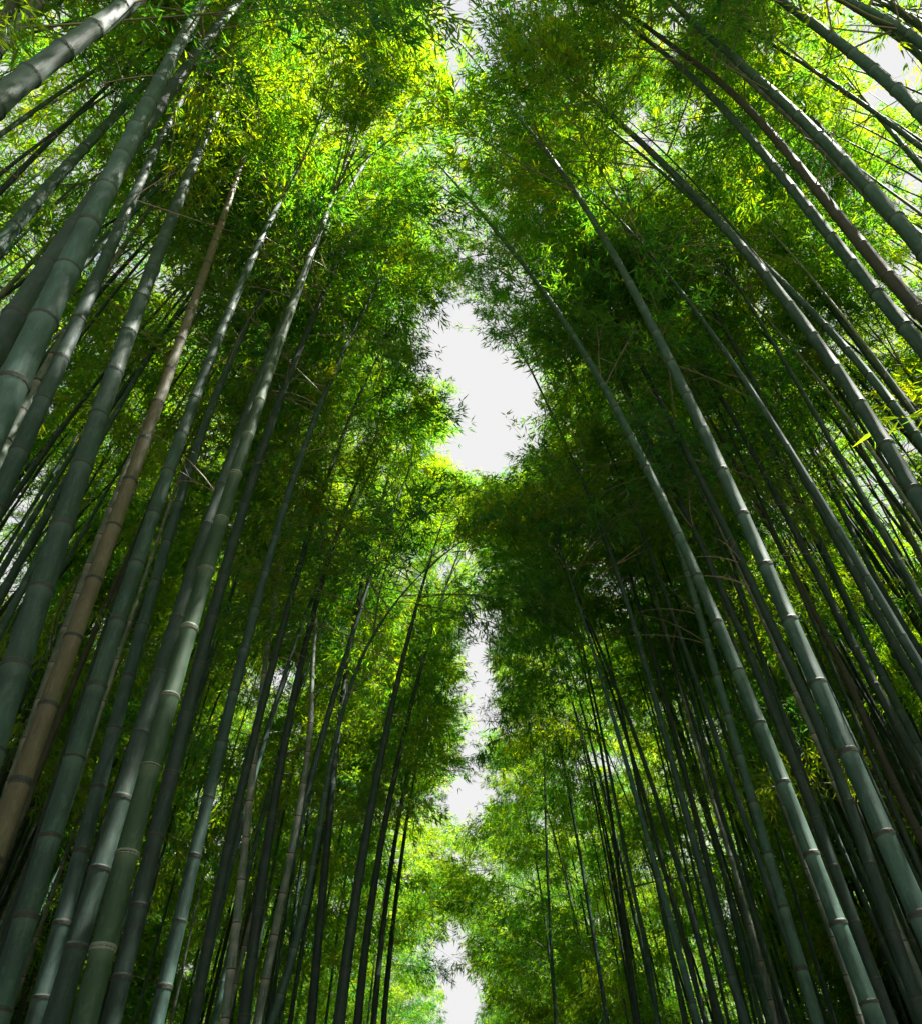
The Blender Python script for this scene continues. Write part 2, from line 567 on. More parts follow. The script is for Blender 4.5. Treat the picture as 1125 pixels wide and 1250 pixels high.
# ------------------------------------------------------------------ bamboo plants
counter = {'branch': 0}
PLANTS = []
def build_bamboo(axis, r0, mat, label, group, sides=12, phase=1.0, crown=(0.45, 1.0), n_br=16, rings=False, detail=True,
                 sc=1.0, side=1, pale_rings=False, bias=0.5, twigs=0):
    root = bpy.data.objects.new('bamboo', None)
    COL.objects.link(root)
    b = axis.p[0]
    root.location = tuple(b)
    root.empty_display_size = 0.3
    root['label'] = label; root['category'] = 'bamboo'
    if group: root['group'] = group
    ax = Axis(axis.p - b)
    me, nodes = culm_mesh(ax, r0, M[mat], sides, phase, detail)
    obj('culm', me, root)
    if rings:
        for s in nodes[:-1]:
            p = ax.at(s)
            if p[2] + b[2] < 0.4 or rad_at(r0, s, ax.L) < 0.02: continue
            if not in_view(np.array([p + b]), 30): continue
            q = obj('node_ring', RING_P if pale_rings else RING, root)
            q.location = tuple(p)
            q.rotation_euler = Vector(ax.tan(s)).to_track_quat('Z', 'Y').to_euler()
            rr = rad_at(r0, s, ax.L)
            q.scale = (rr * random.uniform(1.0, 1.05), rr * random.uniform(1.0, 1.05), random.uniform(.045, .075))
    s0, s1 = crown[0] * ax.L, crown[1] * ax.L
    for i in range(n_br):
        t = (i + random.uniform(0.1, 0.9)) / n_br
        s = s0 + (s1 - s0) * t
        k = random.randrange(len(SPRAYS))
        for tries in range(5):
            if random.random() < bias:                      # reach towards the light over the path
                az = (math.pi if side > 0 else 0) + random.gauss(0, 0.8)
            else:
                az = random.uniform(0, 2 * math.pi)
            el = random.uniform(0.1, 0.75) + 0.25 * t
            f = sc * random.uniform(0.75, 1.2) * (1.15 - 0.35 * t)
            p = ax.at(s)
            Mx, pts, rot = place_spray(p + b, az, el, f, k)
            if not open_sky(pts) and not blocks_sun(pts) and random.random() < 0.66 + 1.1 * clump(pts[2]):
                break
        else:
            continue
        if not in_view(pts):
            if random.random() < 0.3: continue
        q = obj('leafy_branch', SPRAYS[k][0], root)
        q.location = tuple(p); q.rotation_euler = rot; q.scale = (f, f, f)
        counter['branch'] += 1
    PLANTS.append((root, ax, b))
    return root, ax

def trim_to_canopy(ax):
    """No stem tip pokes out into the open gaps of the canopy."""
    xs, ys, d = proj(ax.p)
    for i in range(len(ax.p)):
        if ax.p[i][2] > 7.5 and any(inside(poly, xs[i], ys[i]) for poly in SKY_HARD):
            return Axis(ax.p[:max(i - 1, 4)])
    return ax

def traced_axis(tr, wref, D, H, lean_top=0.03, ymod=0.0):
    """tr: photograph pixels from the top down; wref: (index, width) where the stem is D across."""
    i, w = wref
    Y = depth_to_Y(tr[i][1], F * D / w)
    P = np.array([at(x, y, Y) for x, y in tr])[::-1]
    z = P[:, 2]; x = P[:, 0]
    deg = 3 if len(tr) > 5 else (2 if len(tr) > 3 else 1)
    zm = z.mean(); zs = max(z.std(), .1)
    c = np.polyfit((z - zm) / zs, x, deg)
    fx = lambda q: np.polyval(c, (q - zm) / zs)
    zlo, zhi = z[0], z[-1]
    zz = np.linspace(zlo, zhi, 26)
    xx = fx(zz)
    s_lo = (xx[3] - xx[0]) / (zz[3] - zz[0]); s_lo = max(-.2, min(.2, s_lo))
    s_hi = (xx[-1] - xx[-4]) / (zz[-1] - zz[-4]); s_hi = max(-1.6, min(1.6, s_hi))
    pts = []
    if zlo > 0.05:
        n = max(int(zlo / .5), 2)
        for q in np.linspace(0, zlo, n, endpoint=False):
            dz = q - zlo
            pts.append((xx[0] + s_lo * dz * (1 + 0.35 * dz / max(zlo, 1)), Y, q))
    for a, b_ in zip(xx, zz):
        if b_ > 0.05: pts.append((a, Y, b_))
    # carry on upwards, arching towards the path
    L = sum(np.linalg.norm(np.subtract(pts[k + 1], pts[k])) for k in range(len(pts) - 1))
    p = np.array(pts[-1]); ang = math.atan(s_hi)
    sgn = -1 if p[0] > 0 else 1
    while L < H:
        ang += sgn * lean_top * 0.5
        ang = max(-1.9, min(1.9, ang))
        p = p + 0.5 * np.array([math.sin(ang), 0.03 * ymod, math.cos(ang)])
        L += 0.5
        pts.append(tuple(p))
    return trim_to_canopy(Axis(pts))

# Every traced stem: pixels top -> bottom, (index, width) of a measured place, diameter, height, material, label, extras
HERO = [
 # ---- left of the path
 ([(165, -2), (135, 20), (102, 45), (59, 74), (10, 114), (-30, 150)], (3, 32), .135, 16, 'green', 'thick green bamboo crossing the top left corner behind a thin pale one', {}),
 ([(52, -2), (28, 25), (2, 54), (-25, 84)], (1, 17), .10, 15, 'pale', 'pale green bamboo in the extreme top left corner, the lower of two thin ones', {}),
 ([(28, -4), (10, 16), (-12, 42)], (0, 14), .10, 15, 'pale', 'whitish bamboo in the extreme top left corner, the outermost one', {}),
 ([(178, 100), (144, 140), (111, 171), (67, 218), (30, 265), (0, 300), (-30, 340)], (4, 18), .11, 14, 'green', 'slender sunlit mottled bamboo leaning strongly and ending at the upper left edge', {}),
 ([(250, 0), (228, 37), (202, 84), (178, 134), (158, 178), (134, 228), (107, 275), (81, 333), (47, 396), (15, 470), (-25, 560)], (9, 46), .14, 17, 'green', 'thickest green bamboo at the left edge, running up to the top of the photo', {}),
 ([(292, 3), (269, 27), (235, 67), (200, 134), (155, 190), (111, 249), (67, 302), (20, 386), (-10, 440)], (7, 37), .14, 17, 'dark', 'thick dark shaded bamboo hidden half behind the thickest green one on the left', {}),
 ([(252, 70), (235, 100), (218, 128), (198, 161), (185, 195), (171, 228), (155, 262), (138, 296), (124, 326), (104, 366), (80, 440), (47, 494), (22, 550), (-6, 622)], (12, 27), .11, 15.5, 'green', 'medium green bamboo just right of the thickest one on the left', {}),
 ([(208, 218), (175, 265), (145, 309), (132, 332), (100, 376), (71, 420), (50, 457), (24, 511), (0, 561), (-20, 600)], (7, 13), .08, 13, 'pale', 'thin sunlit cream bamboo between the thickest green stem and its right neighbour', {}),
 ([(331, 0), (302, 47), (289, 84), (269, 128), (252, 168), (235, 208), (215, 255), (198, 299), (178, 350), (158, 400), (141, 455), (116, 521), (91, 591), (64, 672), (32, 761), (7, 864), (-15, 940)], (13, 35), .135, 17.5, 'green', 'thick blue-green bamboo with dark rings, left neighbour of the tan stem', {}),
 ([(351, 27), (326, 91), (312, 145), (302, 181), (292, 215), (279, 255), (265, 299), (242, 363), (222, 410), (208, 449), (192, 499), (170, 548), (150, 605), (124, 669), (101, 739), (76, 817), (44, 901), (12, 998), (-12, 1075)], (15, 27), .105, 15.5, 'tan', 'tan brown dead bamboo among the green ones on the left', {}),
 ([(373, 191), (336, 252), (312, 306), (292, 353), (272, 403), (255, 452), (237, 492), (218, 539), (200, 591), (183, 643), (161, 706), (139, 771), (116, 842), (91, 921), (64, 1011), (32, 1110), (5, 1230)], (13, 30), .12, 15, 'green', 'thick green bamboo right of the tan stem, its top sunlit and pale', {}),
 ([(299, 286), (275, 323), (252, 363), (235, 400), (210, 450), (178, 505), (151, 581), (125, 650), (96, 730), (60, 830), (20, 940), (-10, 1030)], (7, 10), .07, 12, 'pale', 'thin whitish bamboo peeping out along the edge of the tan stem', {}),
 ([(312, 370), (292, 430), (269, 480), (242, 531), (222, 588), (202, 655), (192, 709), (168, 790), (158, 837), (134, 917), (116, 985), (94, 1058), (71, 1142), (42, 1245)], (11, 25), .11, 15, 'green', 'teal bamboo with a bright sunlit patch low down, second right of the tan stem', {}),
 ([(417, 215), (397, 262), (380, 312), (367, 349), (350, 386), (340, 425), (324, 464), (314, 502), (299, 544), (285, 591), (268, 644), (249, 704), (230, 771), (210, 842), (188, 919), (166, 1003), (142, 1097), (116, 1198), (100, 1262)], (16, 35), .13, 16, 'banded', 'green bamboo with whitish bands under its rings, low on the left', {'pale_rings': True}),
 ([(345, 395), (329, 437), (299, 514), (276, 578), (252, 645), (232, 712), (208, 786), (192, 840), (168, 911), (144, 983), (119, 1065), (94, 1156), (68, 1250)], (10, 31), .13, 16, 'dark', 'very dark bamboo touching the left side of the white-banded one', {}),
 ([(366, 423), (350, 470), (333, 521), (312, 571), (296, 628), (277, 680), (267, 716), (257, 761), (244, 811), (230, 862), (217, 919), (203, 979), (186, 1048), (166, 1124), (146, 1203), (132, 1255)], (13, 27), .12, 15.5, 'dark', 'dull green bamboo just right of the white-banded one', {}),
 ([(401, 470), (377, 531), (360, 588), (347, 622), (334, 655), (322, 700), (309, 755), (297, 815), (277, 872), (267, 919), (256, 968), (244, 1020), (231, 1077), (217, 1137), (201, 1203), (188, 1262)], (14, 23), .105, 14.5, 'green', 'sunlit silvery green bamboo with bright patches at the bottom left', {}),
 ([(381, 578), (364, 611), (350, 648), (338, 700), (334, 760), (331, 830), (322, 865), (312, 914), (302, 964), (297, 1015), (293, 1058), (289, 1109), (285, 1161), (279, 1250)], (11, 12), .085, 13, 'pale', 'thin pale bamboo crossing behind the silvery green one at mid height', {}),
 ([(372, 669), (357, 722), (345, 780), (325, 837), (309, 897), (300, 940), (286, 1005), (278, 1050), (265, 1109), (250, 1163), (238, 1240)], (8, 15), .095, 13.5, 'dark', 'dark slender bamboo immediately right of the silvery green one', {}),
 ([(431, 601), (421, 628), (407, 662), (397, 699), (384, 739), (374, 783), (364, 837), (347, 921), (340, 951), (330, 1005), (320, 1065), (307, 1166), (299, 1250)], (10, 14), .10, 14, 'dark', 'dark bamboo with a pale upper end, left of the arching one', {}),
 ([(461, 679), (451, 709), (439, 742), (428, 779), (414, 833), (401, 880), (387, 924), (374, 970), (360, 1025), (350, 1072), (337, 1132), (327, 1183), (315, 1250)], (8, 11), .09, 13.5, 'green', 'green bamboo directly left of the arching one, pale speckled near its top', {}),
 ([(567, 670), (555, 671), (535, 677), (515, 689), (498, 706), (478, 732), (461, 766), (448, 800), (436, 837), (424, 880), (407, 934), (394, 978), (387, 1011), (379, 1052), (372, 1085), (364, 1119), (355, 1166), (347, 1210), (337, 1252)], (12, 12), .09, 5.0, 'green', 'bamboo arching over to the right under the narrow part of the sky gap', {'lean': .05, 'arch': True}),
 ([(381, 840), (379, 887), (374, 931), (367, 985), (352, 1060), (335, 1140), (322, 1210)], (3, 9), .075, 12, 'pale', 'thin pale bamboo behind the lower end of the arching one', {}),
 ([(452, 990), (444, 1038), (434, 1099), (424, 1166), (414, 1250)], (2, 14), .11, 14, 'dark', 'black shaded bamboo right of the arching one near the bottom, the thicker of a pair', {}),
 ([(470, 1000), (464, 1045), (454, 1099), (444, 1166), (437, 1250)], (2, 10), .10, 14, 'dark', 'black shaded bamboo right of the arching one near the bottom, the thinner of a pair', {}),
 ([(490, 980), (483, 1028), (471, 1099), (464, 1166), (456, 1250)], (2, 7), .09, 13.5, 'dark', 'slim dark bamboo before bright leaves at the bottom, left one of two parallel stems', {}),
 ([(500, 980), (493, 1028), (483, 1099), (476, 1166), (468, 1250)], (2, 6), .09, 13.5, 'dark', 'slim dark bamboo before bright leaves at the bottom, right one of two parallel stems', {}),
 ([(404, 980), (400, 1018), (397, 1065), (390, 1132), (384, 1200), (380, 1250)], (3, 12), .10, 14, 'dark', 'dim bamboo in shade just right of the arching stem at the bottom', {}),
 # ---- right of the path
 ([(817, 0), (837, 20), (868, 47), (894, 71), (921, 91), (952, 121), (985, 155), (1026, 192), (1062, 235), (1106, 279), (1140, 325)], (8, 25), .13, 17, 'green', 'thick green bamboo meeting the right edge above the brown stem', {}),
 ([(777, 40), (817, 71), (851, 101), (884, 134), (918, 171), (945, 205), (978, 249), (1012, 289), (1046, 326), (1072, 360), (1106, 400), (1140, 445)], (8, 23), .125, 16.5, 'green', 'green bamboo just below the brown stem at the right edge, with a blue-white glint', {}),
 ([(834, 67), (871, 94), (898, 118), (925, 144), (948, 175), (978, 208), (1005, 242), (1032, 276), (1062, 312), (1096, 349), (1135, 396)], (8, 23), .12, 15.5, 'brown', 'brown dead bamboo in the upper right running to the right edge', {}),
 ([(952, 0), (985, 24), (1026, 54), (1059, 81), (1093, 108), (1135, 150)], (3, 21), .12, 16, 'green', 'green bamboo in the upper right corner, below the pair in the corner itself', {}),
 ([(1025, -2), (1073, 20), (1100, 37), (1135, 60)], (2, 18), .11, 15.5, 'green', 'green bamboo in the top right corner, middle of three', {}),
 ([(1040, 8), (1073, 29), (1106, 52), (1140, 84)], (2, 15), .11, 15.5, 'dark', 'dark bamboo in the top right corner, lowest of three', {}),
 ([(1065, -6), (1106, 17), (1140, 44)], (1, 15), .11, 15.5, 'dark', 'dark bamboo in the top right corner, topmost of three', {}),
 ([(678, 84), (718, 118), (752, 148), (797, 188), (834, 225), (861, 252), (884, 276), (915, 312), (945, 349), (972, 386), (1004, 433), (1039, 480), (1076, 534), (1113, 595), (1150, 660)], (12, 26), .13, 17, 'green', 'thick green bamboo ending pale and sunlit at the middle of the right edge', {}),
 ([(790, 195), (834, 232), (861, 262), (900, 295), (931, 319), (965, 356), (999, 386), (1049, 450), (1086, 490), (1135, 555)], (8, 17), .11, 15, 'green', 'thinner green bamboo running along the upper side of the pale-ended thick one', {}),
 ([(878, 202), (911, 245), (938, 283), (968, 315), (1005, 360), (1042, 418), (1086, 474), (1135, 528)], (6, 11), .095, 14, 'dark', 'thin dark bamboo with a bright top piece, below the brown stem', {}),
 ([(941, 262), (965, 296), (992, 336), (1019, 376), (1046, 417), (1085, 465), (1135, 520)], (4, 10), .095, 14, 'dark', 'thin dark bamboo in the bundle under the glinting green one', {}),
 ([(641, 155), (664, 181), (691, 218), (718, 259), (745, 302), (765, 343), (785, 376), (803, 417), (817, 450), (841, 494), (874, 558), (898, 608), (925, 662), (948, 719), (975, 783), (1009, 864), (1032, 917), (1049, 954), (1069, 995), (1086, 1032), (1103, 1075), (1135, 1155)], (16, 34), .135, 17, 'green', 'longest thick bamboo right of the sky gap, sweeping down to the lower right edge', {}),
 ([(627, 309), (651, 339), (674, 373), (701, 413), (731, 457), (752, 497), (768, 531), (785, 568), (805, 605), (822, 642), (839, 682), (856, 719), (873, 756), (898, 820), (925, 877), (950, 934), (972, 995), (985, 1032), (1002, 1069), (1029, 1139), (1052, 1210), (1072, 1265)], (15, 26), .13, 16.5, 'green', 'thick bamboo with a glossy streak, first stem to the right of the wide sky gap', {}),
 ([(698, 561), (711, 588), (725, 622), (738, 655), (752, 689), (765, 739), (778, 790), (792, 833), (812, 897), (826, 951), (842, 1015), (856, 1065), (873, 1119), (886, 1163), (899, 1216), (910, 1260)], (12, 15), .10, 15, 'green', 'slender bamboo carrying bare dead twigs at mid height, right of the narrow gap', {'twig': (752, 689)}),
 ([(688, 685), (701, 722), (711, 756), (721, 786), (735, 833), (752, 887), (768, 948), (785, 1008), (799, 1058), (812, 1099), (822, 1142), (839, 1200), (853, 1260)], (9, 12), .09, 14, 'green', 'slender pale-topped bamboo nearest the slit of sky on the right', {}),
 ([(735, 581), (752, 635), (765, 689), (782, 750), (800, 820), (822, 895), (846, 980), (868, 1070), (885, 1150), (905, 1250)], (6, 10), .09, 14, 'dark', 'dim thin bamboo behind the one carrying dead twigs', {}),
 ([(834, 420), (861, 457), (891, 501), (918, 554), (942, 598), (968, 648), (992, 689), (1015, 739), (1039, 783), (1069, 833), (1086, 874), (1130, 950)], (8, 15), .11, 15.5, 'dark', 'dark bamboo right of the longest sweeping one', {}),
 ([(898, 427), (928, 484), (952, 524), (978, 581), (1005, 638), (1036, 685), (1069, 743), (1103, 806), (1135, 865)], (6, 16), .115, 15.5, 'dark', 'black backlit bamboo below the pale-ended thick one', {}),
 ([(881, 440), (908, 487), (931, 531), (952, 571), (985, 640), (1015, 700), (1050, 770), (1090, 850), (1130, 930)], (6, 12), .10, 14.5, 'green', 'thin green bamboo between the two dark ones on the right', {}),
 ([(965, 507), (995, 554), (1019, 608), (1036, 652), (1069, 702), (1103, 763), (1135, 815)], (4, 11), .10, 14.5, 'green', 'thin bamboo in front of the small sky hole on the right', {}),
 ([(992, 534), (1019, 581), (1052, 635), (1086, 689), (1135, 745)], (2, 9), .09, 14, 'green', 'thin bamboo right beside the small sky hole, teal lit', {}),
 ([(1035, 520), (1049, 544), (1073, 588), (1103, 640), (1135, 705)], (2, 9), .09, 14, 'pale', 'thin sun-bleached bamboo near the right edge at mid height', {}),
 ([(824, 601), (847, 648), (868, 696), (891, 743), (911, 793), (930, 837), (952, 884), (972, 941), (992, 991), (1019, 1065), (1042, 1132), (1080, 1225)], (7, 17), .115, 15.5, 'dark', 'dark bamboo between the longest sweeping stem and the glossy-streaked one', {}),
 ([(884, 652), (901, 709), (915, 756), (931, 813), (950, 870), (972, 935), (998, 1010), (1025, 1085), (1060, 1180)], (3, 9), .085, 13.5, 'green', 'thin bamboo behind the dark middle one on the right', {}),
 ([(844, 722), (864, 786), (884, 864), (898, 907), (911, 958), (925, 998), (938, 1048), (955, 1106), (972, 1163), (999, 1255)], (6, 19), .115, 15, 'green', 'green bamboo with light patches left of the glossy-streaked one at the bottom right', {}),
 ([(940, 930), (968, 1018), (985, 1065), (1005, 1116), (1026, 1173), (1052, 1255)], (3, 10), .08, 13, 'pale', 'thin pale bamboo squeezed between two thick ones at the bottom right', {}),
 ([(1005, 770), (1032, 830), (1052, 870), (1073, 914), (1089, 958), (1106, 988), (1135, 1045)], (3, 14), .10, 14, 'brown', 'brown bamboo at the lower right edge', {}),
 ([(1050, 770), (1079, 830), (1099, 874), (1135, 940)], (1, 13), .10, 14.5, 'green', 'green bamboo above the brown one at the lower right edge', {}),
 ([(831, 843), (844, 887), (857, 941), (880, 1010), (900, 1080), (925, 1160), (945, 1247)], (4, 9), .08, 13.5, 'pale', 'thin speckled pale bamboo with a white top at the lower right', {}),
 ([(748, 830), (768, 884), (785, 931), (805, 981), (819, 1032), (835, 1090), (855, 1160), (880, 1250)], (4, 10), .095, 14, 'dark', 'dim bamboo with one lit stretch, right of the slender pale-topped one', {}),
 ([(755, 1000), (762, 1038), (772, 1082), (782, 1132), (792, 1179), (802, 1250)], (3, 8), .085, 13.5, 'green', 'thin bamboo with a bright glint, low in the dark right grove', {}),
 ([(715, 830), (728, 890), (738, 941), (750, 1040), (765, 1140), (778, 1250)], (3, 7), .085, 13.5, 'dark', 'thin black bamboo deep in the right grove near the path', {}),
 ([(1059, 128), (1086, 161), (1135, 215)], (1, 9), .09, 14, 'green', 'thin bamboo before the yellow leaves near the upper right edge', {}),
 ([(968, 118), (1002, 155), (1036, 200), (1068, 240), (1135, 318)], (2, 14), .12, 15, 'dark', 'dark bamboo hugging the lower side of the topmost thick one on the right', {}),
 ([(972, 830), (1000, 885), (1020, 945), (1045, 1010), (1070, 1080), (1100, 1170), (1130, 1255)], (3, 22), .13, 15.5, 'dark', 'thick black bamboo behind the longest sweeping one at the lower right', {}),
 ([(664, 931), (667, 1032), (668, 1099), (674, 1166), (678, 1250)], (3, 6), .08, 13.5, 'green', 'thin upright bamboo at the lit edge of the right grove, nearest the path', {}),
]

for (hi, ti) in [(12, 12), (16, 11), (16, 13), (13, 6), (39, 10), (39, 15), (40, 8), (40, 12), (41, 10), (37 - 2, 13), (29, 6), (2, 1), (10, 3), (9, 8), (52, 8), (8, 4)]:  # branches also left out so that sun patches fall on these stems
    tr, wref, D = HERO[hi][0], HERO[hi][1], HERO[hi][2]
    if ti < len(tr):
        sun_gap(tr[ti][0], tr[ti][1], depth_to_Y(tr[wref[0]][1], F * D / wref[1]), .30)
occupied = []
for (tr, wref, D, H, mat, label, ex) in HERO:
    thin = (0.80 if wref[1] > 20 else 0.88) if tr[0][0] < 562 else 0.66
    ax = traced_axis(tr, wref, D, H, ex.get('lean', 0.012 if tr[0][0] > 562 else 0.03), random.uniform(-1, 1))
    b = ax.p[0]
    occupied.append((b[0], b[1]))
    big = wref[1] >= 13
    side = 1 if tr[0][0] > 562 else -1
    ztop = at(tr[0][0], tr[0][1], b[1])[2]
    c0 = min(max(ztop - 1.2, 8.0), 13.0, .85 * ax.p[-1][2]) / ax.p[-1][2]
    if ex.get('arch'): c0 = .8
    # base radius so that the stem has the diameter D at the measured place
    zref = at(tr[wref[0]][0], tr[wref[0]][1], b[1])[2]
    k = rad_at(1.0, zref, ax.L)
    root, axl = build_bamboo(ax, thin * D / 2 / k, mat, label, None, sides=20 if big else 12, phase=random.uniform(.93, 1.05) * (0.6 + 0.4 * D / .13),
                             crown=(c0, 0.99), n_br=16 if b[1] < 9 else 14, rings=big, pale_rings=ex.get('pale_rings', False), side=side,
                             sc=1.0, bias=0.35)
    if wref[1] >= 11:
        for q in range(random.choice((1, 2, 2, 3))):
            s_ = axl.L * (c0 - random.uniform(-.05, .14))
            p0 = axl.at(s_); a0 = random.uniform(0, 6.283)
            V = []; Fc = []
            for da in (0, random.uniform(.5, 1.1)):
                ln = random.uniform(.45, 1.1); a = a0 + da; e = random.uniform(.2, .9); cu = random.uniform(-.3, .3)
                qq = [ln * t * np.array([math.cos(a + cu * t) * math.cos(e), math.sin(a + cu * t) * math.cos(e), math.sin(e) - .35 * t]) for t in np.linspace(0, 1, 6)]
                tube(V, Fc, qq, [0.006 * (1 - .75 * t) for t in np.linspace(0, 1, 6)], 4)
                for t_ in (2, 3, 4):
                    w = np.array([random.gauss(0, 1), random.gauss(0, 1), .5]) * .13 * ln
                    tube(V, Fc, [qq[t_], qq[t_] + w + (qq[t_] - qq[t_ - 1]) * .5], [0.003, 0.001], 3)
            o = obj('dead_twig', mesh_from('dead_twig', V, Fc, [M['dry_twig'] if random.random() < .6 else M['twig']]), root)
            o.location = tuple(p0)
    if 'twig' in ex:
        p0 = at(ex['twig'][0], ex['twig'][1], b[1]) - b
        for (dx, dy, dz, ln) in ((.8, 0.1, .55, .55), (.75, -.1, .62, .6), (-.75, .1, -.25, .5)):
            V = []; Fc = []
            q = [np.array([0, 0, 0]) + ln * t * np.array([dx, dy, dz - .5 * t * (dx < 0)]) for t in np.linspace(0, 1, 7)]
            tube(V, Fc, q, [0.006 * (1 - .8 * t) for t in np.linspace(0, 1, 7)], 5)
            o = obj('dead_twig', mesh_from('dead_twig', V, Fc, [M['dry_twig']]), root)
            o.location = tuple(p0)

# ---- crowns that jut into the sky gap from the left
for (px, py, Y, bx, lab) in [(533, 462, 8.0, -2.3, 'bamboo whose bright yellow crown juts furthest into the wide sky gap'),
                             (538, 510, 9.4, -2.5, 'bamboo with a lime green crown under the topmost bulge left of the sky gap'),
                             (552, 582, 13.0, -2.4, 'bamboo whose yellow crown closes the lower end of the wide sky gap'),
                             (520, 612, 12.2, -2.7, 'bamboo with a lit lime crown just left of the gap, above the arching stem')]:
    T = at(px, py, Y)
    ax = Axis([(bx + (T[0] - bx) * q ** 3.2, Y, T[2] * q) for q in np.linspace(0, 1, 26)])
    occupied.append((bx, Y))
    build_bamboo(ax, .04, 'green', lab, None, sides=10, crown=(.80, 1.0), n_br=22, sc=.62, side=-1, bias=0.2)
N_SPECIAL = len(HERO) + 4

# ---- the rest of the grove, one by one
def grown_axis(x, y, H, lean, arch, ytilt):
    sgn = -1 if x > 0 else 1
    p = np.array([x, y, 0.0]); pts = [p.copy()]
    L = 0; ds = 0.6
    while L < H:
        t = L / H
        a = lean + arch * max(0, t - 0.35) ** 1.6
        d = np.array([sgn * math.sin(a), ytilt * (0.3 + t), math.cos(a)]); d /= np.linalg.norm(d)
        p = p + ds * d; L += ds; pts.append(p.copy())
    return Axis(pts)

GROVE_LABEL = {
 ('L', 0): ('bamboo standing in the dim middle rows left of the path', 'bamboos in the middle rows left of the path'),
 ('R', 0): ('bamboo standing in the dim middle rows right of the path', 'bamboos in the middle rows right of the path'),
 ('L', 1): ('distant thin bamboo in the left grove along the far path', 'distant bamboos left of the path'),
 ('R', 1): ('distant thin bamboo in the right grove along the far path', 'distant bamboos right of the path'),
 ('L', 2): ('leafy bamboo deep inside the left grove behind the thick stems', 'bamboos deep inside the left grove'),
 ('R', 2): ('leafy bamboo deep inside the right grove behind the thick stems', 'bamboos deep inside the right grove'),
}
N_REST = 300 - len(HERO) - 4
made = 0
cand = []
while made < N_REST:
    side = random.choice((-1, 1))
    u = random.random()
    if u < 0.60:
        y = random.uniform(2.0, 14); x = random.uniform(2.6 + .2 * max(6 - y, 0), 3.4 + 0.42 * y)
    elif u < 0.80: x, y = random.uniform(2.1, 6.5), random.uniform(9, 20)
    elif u < 0.95: x, y = random.uniform(2.0, 4.6), random.uniform(18, 45)
    else:          x, y = random.uniform(1.5, 4.0), random.uniform(-2.5, 0.8)
    if u >= 0.95: x += 0.8
    x *= side
    if any((x - a) ** 2 + (y - b_) ** 2 < (0.16 if y < 12 else 0.1) for a, b_ in occupied): continue
    occupied.append((x, y))
    H = random.uniform(13.5, 16.5)
    ax = grown_axis(x, y, H, random.gauss(0.02 if side < 0 else 0.05, 0.03), random.uniform(0.2, 1.0) * (1.0 if abs(x) < 5 else 0.5), random.gauss(0, 0.02))
    ax = trim_to_canopy(ax)
    far = y > 16
    key = ('L' if side < 0 else 'R', 1 if y > 16 else (2 if abs(x) > 4.5 else 0))
    lab, grp = GROVE_LABEL[key]
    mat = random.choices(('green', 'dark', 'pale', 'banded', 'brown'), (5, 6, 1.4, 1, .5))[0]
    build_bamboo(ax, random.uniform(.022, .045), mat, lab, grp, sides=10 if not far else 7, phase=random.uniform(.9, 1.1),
                 crown=(random.uniform(.58, .70) if not far else random.uniform(.22, .42), 0.99), n_br=12 if not far else 17, detail=not far, sc=1.0 if not far else 1.2, side=side,
                 bias=0.45)
    made += 1

# crowns that reach together into dense masses: x, y (photo), rx, ry, Y range, number of branches, allow sun gaps
DENSE = [
 (450, 290, 85, 60, 4.2, 6.5, 46), (500, 350, 34, 40, 5.0, 8.0, 22), (425, 400, 60, 40, 5.5, 9.0, 16), (480, 230, 60, 30, 4, 6, 14),
 (475, 880, 75, 120, 10, 18, 110), (400, 960, 70, 100, 9, 15, 40), (250, 900, 80, 90, 8, 13, 24), (330, 1120, 80, 90, 11, 17, 30), (530, 760, 30, 70, 11, 17, 20), (545, 880, 18, 70, 14, 20, 14),
 (720, 640, 80, 60, 8, 14, 24), (620, 650, 50, 38, 11, 16, 24), (660, 600, 50, 40, 10, 15, 12),
 (690, 60, 110, 55, 2.6, 4.2, 60), (830, 70, 80, 70, 3.2, 6.0, 34), (620, 140, 60, 60, 3.2, 4.8, 22),
 (90, 110, 90, 90, 4.0, 6.0, 14), (450, 100, 115, 100, 2.9, 4.3, 120), (490, 70, 60, 70, 2.7, 5.0, 34), (540, 40, 40, 50, 2.7, 5.0, 18), (640, 100, 90, 90, 3.0, 5.0, 40), (760, 130, 80, 90, 3.2, 6.0, 30), (950, 200, 130, 140, 4.5, 9, 70), (1050, 90, 80, 80, 3.8, 7, 36), (545, 130, 40, 90, 3.4, 4.6, 20), (560, 60, 40, 70, 3.0, 5.5, 34), (150, 60, 70, 50, 3.5, 5.5, 16), (240, 110, 60, 60, 3.6, 6, 16), (500, 800, 50, 70, 11, 15, 24), (440, 640, 50, 50, 9, 12, 12), (530, 620, 24, 24, 12, 14, 8), (350, 130, 40, 100, 3.4, 4.6, 14), (535, 480, 26, 60, 8, 10, 12), (560, 585, 26, 30, 12, 15, 10), (510, 640, 50, 40, 11, 14, 14),
 (900, 430, 90, 80, 7.5, 11, 26), (830, 300, 60, 60, 5, 7, 14), (330, 720, 80, 80, 7, 12, 22), (350, 560, 60, 60, 6, 9, 16), (700, 470, 50, 50, 7, 10, 16), (690, 520, 40, 50, 8, 11, 16),
 (570, 680, 22, 34, 13, 17, 10), (577, 965, 26, 24, 17, 24, 12), (560, 1055, 30, 38, 20, 30, 16), (585, 1020, 16, 40, 20, 26, 10),
 (120, 620, 90, 80, 7, 9, 12), (60, 900, 70, 120, 5, 8, 20), (200, 1000, 90, 120, 6, 11, 24), (880, 1050, 120, 130, 10, 14, 24),   (460, 490, 60, 50, 7, 10, 16), (560, 300, 22, 50, 5, 7, 5), (600, 370, 30, 30, 6, 8, 8),
]
PB = np.array([p[2] for p in PLANTS])
AX = [p[1].p + p[2] for p in PLANTS]
